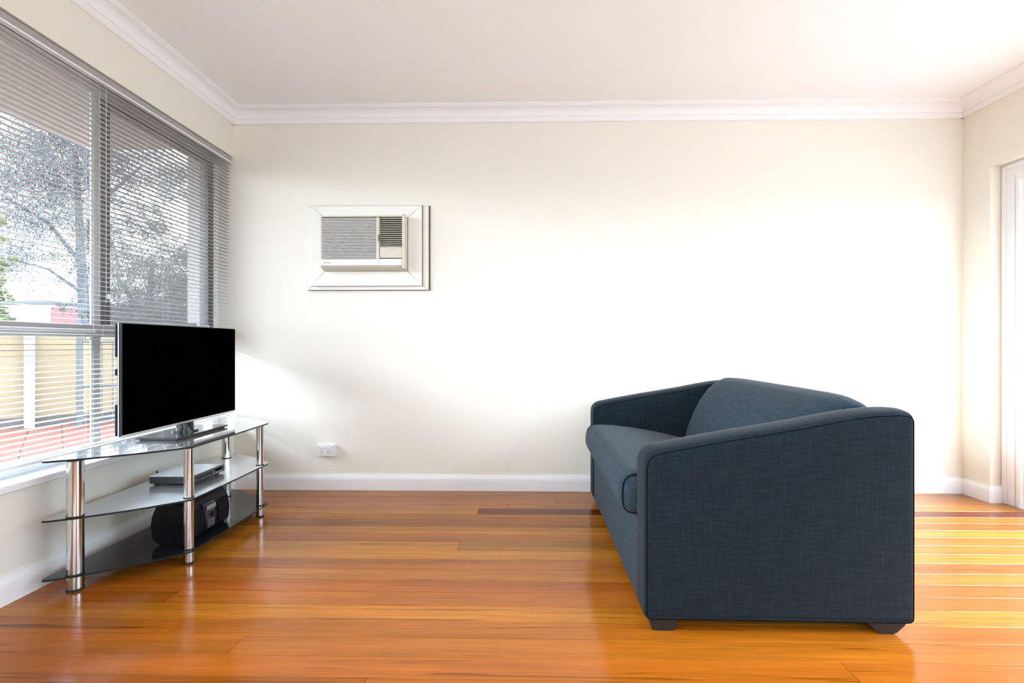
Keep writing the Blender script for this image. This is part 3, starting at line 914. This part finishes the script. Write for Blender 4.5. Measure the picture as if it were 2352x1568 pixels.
# right outlet: 14 tilted vanes
rx0, rx1 = gx1 + 0.024, ux1 - 0.0175
rz0, rz1 = uz0 + 0.136, uz1 - 0.010
og = obj('outlet_grille', box(BM(), rx0, rx1, YU + 0.029, YU + 0.033, rz0, rz1), M['outlet_hole'], ac)
nv = 14
pv = (rz1 - rz0) / nv
bm = prism(BM(), [(YU + 0.004, rz0 + 0.0010), (YU + 0.0045, rz0 + 0.0026), (YU + 0.017, rz0 + 0.0102), (YU + 0.018, rz0 + 0.0090)], 'x', rx0, rx1)
vn0 = obj('vane', bm, M['ac_beige'], og, origin=((rx0 + rx1) / 2, YU, rz0))
for k in range(1, nv):
    copy_of(vn0, (0, 0, pv * k), og)
cp = obj('control_flap', box(BM(), rx0, rx1, YU + 0.003, YU + 0.025, uz0 + 0.068, uz0 + 0.134, 0.001), M['ac_beige'], ac)
obj('flap_tab', box(BM(), rx0 + 0.045, rx0 + 0.088, YU - 0.003, YU + 0.003, uz0 + 0.124, uz0 + 0.129, 0.001), M['ac_white'], cp)
obj('lower_panel', box(BM(), ux0 + 0.0005, gx1 + 0.017, YU - 0.001, YU + 0.020, uz0 + 0.022, gz0 - 0.003, 0.0015), M['ac_white'], ac)
obj('lower_door', box(BM(), gx1 + 0.019, ux1 - 0.0175, YU - 0.001, YU + 0.020, uz0 + 0.022, gz0 - 0.002, 0.0015), M['ac_white'], ac)
fc = bpy.data.curves.new('lettering', 'FONT')
fc.body = 'Panasonic'
fc.size = 0.0115
fc.extrude = 0.0003
fc.offset = 0.0001
lt_src = bpy.data.objects.new('lettering_source', fc)
scene.collection.objects.link(lt_src)
bpy.context.view_layer.update()
lt_me = bpy.data.meshes.new_from_object(lt_src.evaluated_get(bpy.context.evaluated_depsgraph_get()))
bpy.data.objects.remove(lt_src)
lt_me.materials.clear()
lt_me.materials.append(M['ac_print'])
lt = bpy.data.objects.new('lettering', lt_me)
scene.collection.objects.link(lt)
lt.parent = ac
lt.location = Vector((ux0 + 0.022, YU - 0.0013, uz0 + 0.036)) - Vector(ac.location)
lt.rotation_euler = (R(90), 0, 0)

# ================================================================ POWER OUTLET
oxa, oxb, oza, ozb = -1.290, -1.178, 0.213, 0.288
out = thing('power_outlet', (-1.234, W, 0.25), 'white double power point low on the cream back wall beside the television stand', 'power outlet')
obj('mounting_block', box(BM(), oxa + 0.002, oxb - 0.001, W - 0.016, W, oza + 0.002, ozb - 0.002, 0.002), M['outlet'], out)
obj('plate_shadow_line', box(BM(), oxa + 0.004, oxb - 0.0005, W - 0.0172, W - 0.0158, oza + 0.001, ozb - 0.003), M['outlet_hole'], out)  # dark strip painted in as the shadow line behind the plate
pl = obj('face_plate', box(BM(), oxa, oxb, W - 0.026, W - 0.017, oza, ozb, 0.003, 2), M['outlet'], out)
obj('insert_plate', box(BM(), oxa + 0.012, oxb - 0.018, W - 0.0285, W - 0.0255, oza + 0.009, ozb - 0.010, 0.001), M['outlet'], out)
for cx in (oxa + 0.032, oxa + 0.074):
    rk = obj('rocker_switch', box(BM(), cx - 0.008, cx + 0.008, W - 0.033, W - 0.028, ozb - 0.027, ozb - 0.015, 0.003, 2), M['outlet'], out)
    bm = BM()
    for (dx, dz, a) in ((-0.0062, 0.0, -32), (0.0062, 0.0, 32), (0.0, -0.0115, 0)):
        v0 = len(bm.verts)
        box(bm, -0.0014, 0.0014, W - 0.0292, W - 0.0280, -0.0038, 0.0038)
        bm.verts.ensure_lookup_table()
        for v in bm.verts[v0:]:
            x, zz = v.co.x, v.co.z
            v.co.x = cx + dx + x * math.cos(R(a)) + zz * math.sin(R(a)) * -1
            v.co.z = oza + 0.031 + dz + x * math.sin(R(a)) + zz * math.cos(R(a))
    obj('socket_slots', bm, M['outlet_hole'], out)

# ================================================================ OUTSIDE THE WINDOW
GZ = -0.10
bm = box(BM(), -60, -2.04, -30, 60, GZ - 0.2, GZ - 0.03)
box(bm, 3.02, 60, -30, 60, GZ - 0.2, GZ - 0.03)
struct('ground', bm, M['earth'])
struct('terrace_bounce_floor', box(BM(), 3.03, 12, -8.0, 9.0, GZ - 0.05, GZ), M['concrete'])  # unseen paving, made pale and wide to bounce skylight onto the ceiling
patio = struct('patio_floor', box(BM(), -8.4, -2.04, 0.0, 9.0, GZ - 0.029, GZ - 0.012), M['grout'])
wdir, wnor = Vector((0.735, 0.678, 0)), Vector((0.678, -0.735, 0))
wp = Vector((-6.05, 6.22, 0))      # a point at the foot of the courtyard wall
TS = 0.30
tile0 = None
tyaw = math.atan2(wdir.y, wdir.x)
for i in range(-8, 9):
    for j in range(0, 13):
        c = wp + wdir * (i * TS + 0.11) + wnor * (0.20 + j * TS)
        if c.x > -2.3 or (c.y / max(0.1, -c.x)) < 0.80:
            continue
        if tile0 is None:
            bm = box(BM(), -TS / 2 + 0.004, TS / 2 - 0.004, -TS / 2 + 0.004, TS / 2 - 0.004, GZ - 0.012, GZ)
            tp = [e for e in bm.edges if all(v.co.z > GZ - 0.001 for v in e.verts)]
            bmesh.ops.bevel(bm, geom=tp, offset=0.003, segments=1, affect='EDGES')
            tile0 = struct('paving_tile', bm, M['tile'], parent=patio)
            tile0.location = (c.x, c.y, 0)
            tile0.rotation_euler = (0, 0, tyaw)
        else:
            t = copy_of(tile0, (0, 0, 0), patio)
            t.location = (c.x, c.y, random.uniform(-0.001, 0.001))
# courtyard wall
def along(s, n=0.0):
    return wp + wdir * s + wnor * n
def wall_box(bm, s0, s1, n0, n1, z0, z1):
    v0 = len(bm.verts)
    box(bm, s0, s1, n0, n1, z0, z1)
    bm.verts.ensure_lookup_table()
    for v in bm.verts[v0:]:
        p = along(v.co.x, v.co.y)
        v.co.x, v.co.y = p.x, p.y
    return bm
gw = struct('garden_wall', wall_box(BM(), -6, 7, -0.2, 0.0, GZ - 0.05, 1.10), M['yellow'])
struct('wall_plinth', wall_box(BM(), -6, 7, 0.0005, 0.03, GZ - 0.05, GZ + 0.12), M['grout'], parent=gw)
pst = obj('white_post', wall_box(BM(), -0.085, 0.012, 0.05, 0.15, GZ, 1.12), M['white_ext'])
set_props(pst, 'white square post standing against the yellow courtyard wall outside', 'post')
gate = thing('iron_gate', tuple(along(0.94, 0.5) + Vector((0, 0, GZ))), 'dark grey iron gate with thin bars in front of the yellow courtyard wall', 'gate')
for s in (0.42, 1.45):
    p = along(s, 0.5)
    g = obj('gate_post', cyl(BM(), (p.x, p.y, GZ), (p.x, p.y, 1.00), 0.033, 14), M['iron'], gate, smooth=40)
    ring = [(p.x + 0.10 * wdir.x + 0.05 * math.cos(a) * wdir.x, p.y + 0.10 * wdir.y + 0.05 * math.cos(a) * wdir.y, 1.0 + 0.05 * math.sin(a)) for a in [2 * math.pi * k / 16 for k in range(16)]]
    obj('scroll', tube(BM(), ring, 0.008, 6, closed=True), M['iron'], g, smooth=60)
for zz in (0.95, 0.40, 0.0):
    a, b = along(0.42, 0.5), along(1.45, 0.5)
    obj('gate_rail', tube(BM(), [(a.x, a.y, zz), (b.x, b.y, zz)], 0.014, 8), M['iron'], gate, smooth=60)
for k in range(8):
    p = along(0.53 + k * 0.105, 0.5)
    obj('gate_bar', cyl(BM(), (p.x, p.y, GZ + 0.06), (p.x, p.y, 0.95), 0.008, 8), M['iron'], gate, smooth=40)
# eave and pier of the house itself
ev = struct('roof_eave', box(BM(), -2.96, -2.04, -4.0, 3.47, 2.255, 2.30), M['soffit'])
struct('gutter', box(BM(), -3.04, -2.961, -4.0, 3.47, 2.27, 2.37, 0.01), M['white_ext'], parent=ev)
struct('wall_exterior', box(BM(), -2.17, -2.035, YB + 0.06, YB + 0.20, GZ - 0.1, 2.25), M['pier'])
# buildings beyond
bd = thing('red_building', (-15.0, 19.5, GZ), 'low red walled building seen beyond the yellow courtyard wall through the blind', 'building')
obj('wall', box(BM(), -18.4, -12.0, 19.6, 26.0, GZ - 0.1, 2.35), M['red'], bd)
rf = BM(); prism(rf, [(19.3, 2.35), (26.3, 2.35), (22.8, 3.1)], 'x', -16.4, -11.8)
obj('roof', rf, M['red'], bd)
bd2 = thing('white_building', (-21.0, 19.5, GZ), 'pale rendered house at the far left beyond the courtyard wall', 'building')
obj('wall', box(BM(), -22.0, -18.5, 19.8, 26.0, GZ - 0.1, 2.5), M['white_ext'], bd2)
obj('parapet', box(BM(), -22.1, -18.45, 19.7, 26.1, 2.5, 2.62), M['iron'], bd2)


def leaves(name, blobs, count, size, material, parent, seed, flat=0.6):
    rng = random.Random(seed)
    vs, fs = [], []
    tot = sum(b[3] ** 3 for b in blobs)
    for (cx, cy, cz, r) in blobs:
        n = int(count * r ** 3 / tot)
        clumps = [(rng.gauss(0, 0.5), rng.gauss(0, 0.5), rng.gauss(0, 0.42)) for _ in range(max(3, n // 45))]
        for _ in range(n):
            k = rng.choice(clumps)
            p = Vector((cx + r * (k[0] + rng.gauss(0, 0.10)), cy + r * (k[1] + rng.gauss(0, 0.10)), cz + r * (k[2] + rng.gauss(0, 0.09))))
            d = Vector((rng.gauss(0, 1), rng.gauss(0, 1), rng.gauss(0, flat) - 0.4)).normalized()
            w = d.orthogonal().normalized()
            w.rotate(Matrix.Rotation(rng.uniform(0, 6.28), 3, d))
            s = size * rng.uniform(0.6, 1.3)
            i0 = len(vs)
            vs += [p - d * s, p + w * s * 0.28, p + d * s, p - w * s * 0.28]
            fs.append((i0, i0 + 1, i0 + 2, i0 + 3))
    me = bpy.data.meshes.new(name)
    pb = ROOT[parent.name]
    me.from_pydata([tuple(v - pb) for v in vs], [], fs)
    me.materials.append(material)
    o = bpy.data.objects.new(name, me)
    scene.collection.objects.link(o)
    o.parent = parent
    o['kind'] = 'stuff'
    return o


def trunk_mesh(paths):
    bm = BM()
    for pts, r0, r1 in paths:
        n = len(pts) - 1
        for i in range(n):
            cyl(bm, pts[i], pts[i + 1], r0 + (r1 - r0) * i / n, 10, r0 + (r1 - r0) * (i + 1) / n)
    return bm


# tall gum tree behind the courtyard wall
gt = thing('gum_tree', (-9.45, 10.8, GZ), 'tall grey leaved gum tree seen through the left window pane', 'tree')
P = lambda x, y, z: (x, y, z)
obj('trunk', trunk_mesh([([(-9.45, 10.8, GZ - 0.1), (-9.42, 10.8, 1.8), (-9.5, 10.8, 3.4), (-9.7, 10.9, 5.2)], 0.13, 0.05),
                         ([(-9.42, 10.8, 2.6), (-10.1, 10.7, 3.5), (-10.9, 10.6, 4.0)], 0.05, 0.02),
                         ([(-9.45, 10.8, 3.2), (-8.9, 10.9, 4.2), (-8.3, 11.0, 4.8)], 0.06, 0.02),
                         ([(-9.42, 10.8, 2.0), (-10.0, 10.6, 2.5), (-10.7, 10.4, 2.7)], 0.035, 0.015)]), M['bark'], gt, smooth=40)
leaves('foliage', [(-10.3, 10.6, 3.9, 0.95), (-9.6, 10.8, 5.0, 1.1), (-8.6, 11.0, 5.0, 1.0), (-10.6, 10.4, 2.7, 0.75), (-9.2, 10.8, 4.0, 0.8), (-10.9, 10.5, 4.9, 0.9), (-7.7, 11.2, 4.5, 0.8), (-9.3, 10.7, 2.4, 0.6), (-10.0, 10.6, 4.4, 0.9), (-10.1, 10.6, 3.2, 0.7), (-9.9, 10.7, 5.5, 0.9)],
       80000, 0.029, M['gum'], gt, 3)
# dense tree to its right
dt = thing('olive_tree', (-7.0, 9.4, GZ), 'dense dark grey green tree behind the fly screen of the right hand window sash', 'tree')
obj('trunk', trunk_mesh([([(-7.0, 9.4, GZ - 0.1), (-7.0, 9.4, 1.3), (-6.9, 9.4, 2.4)], 0.09, 0.04), ([(-7.0, 9.4, 1.3), (-7.5, 9.3, 2.2)], 0.05, 0.02), ([(-7.0, 9.4, 1.4), (-6.3, 9.5, 2.2)], 0.05, 0.02)]), M['bark'], dt, smooth=40)
leaves('foliage', [(-6.2, 9.5, 1.9, 0.75), (-5.8, 9.6, 2.5, 0.6), (-7.2, 9.3, 1.8, 0.65), (-7.6, 9.2, 2.7, 0.6), (-6.7, 9.4, 1.3, 0.7), (-5.6, 9.6, 1.4, 0.7), (-6.9, 9.4, 3.1, 0.5), (-6.6, 9.5, 2.3, 0.7), (-6.2, 9.5, 1.2, 0.7), (-7.5, 9.3, 1.2, 0.6), (-5.4, 9.7, 2.0, 0.6)],
       70000, 0.030, M['gum_dark'], dt, 5)
# yellow-green conifer at the far left
ct = thing('conifer_tree', (-8.62, 7.95, GZ), 'narrow yellow green conifer at the far left behind the blind', 'tree')
obj('trunk', trunk_mesh([([(-8.62, 7.95, GZ - 0.1), (-8.62, 7.95, 3.0)], 0.06, 0.02)]), M['bark'], ct, smooth=40)
leaves('foliage', [(-8.62, 7.95, 0.9 + k * 0.32, 0.35 - k * 0.012) for k in range(8)], 14000, 0.045, M['conifer'], ct, 9)

bpy.context.view_layer.update()
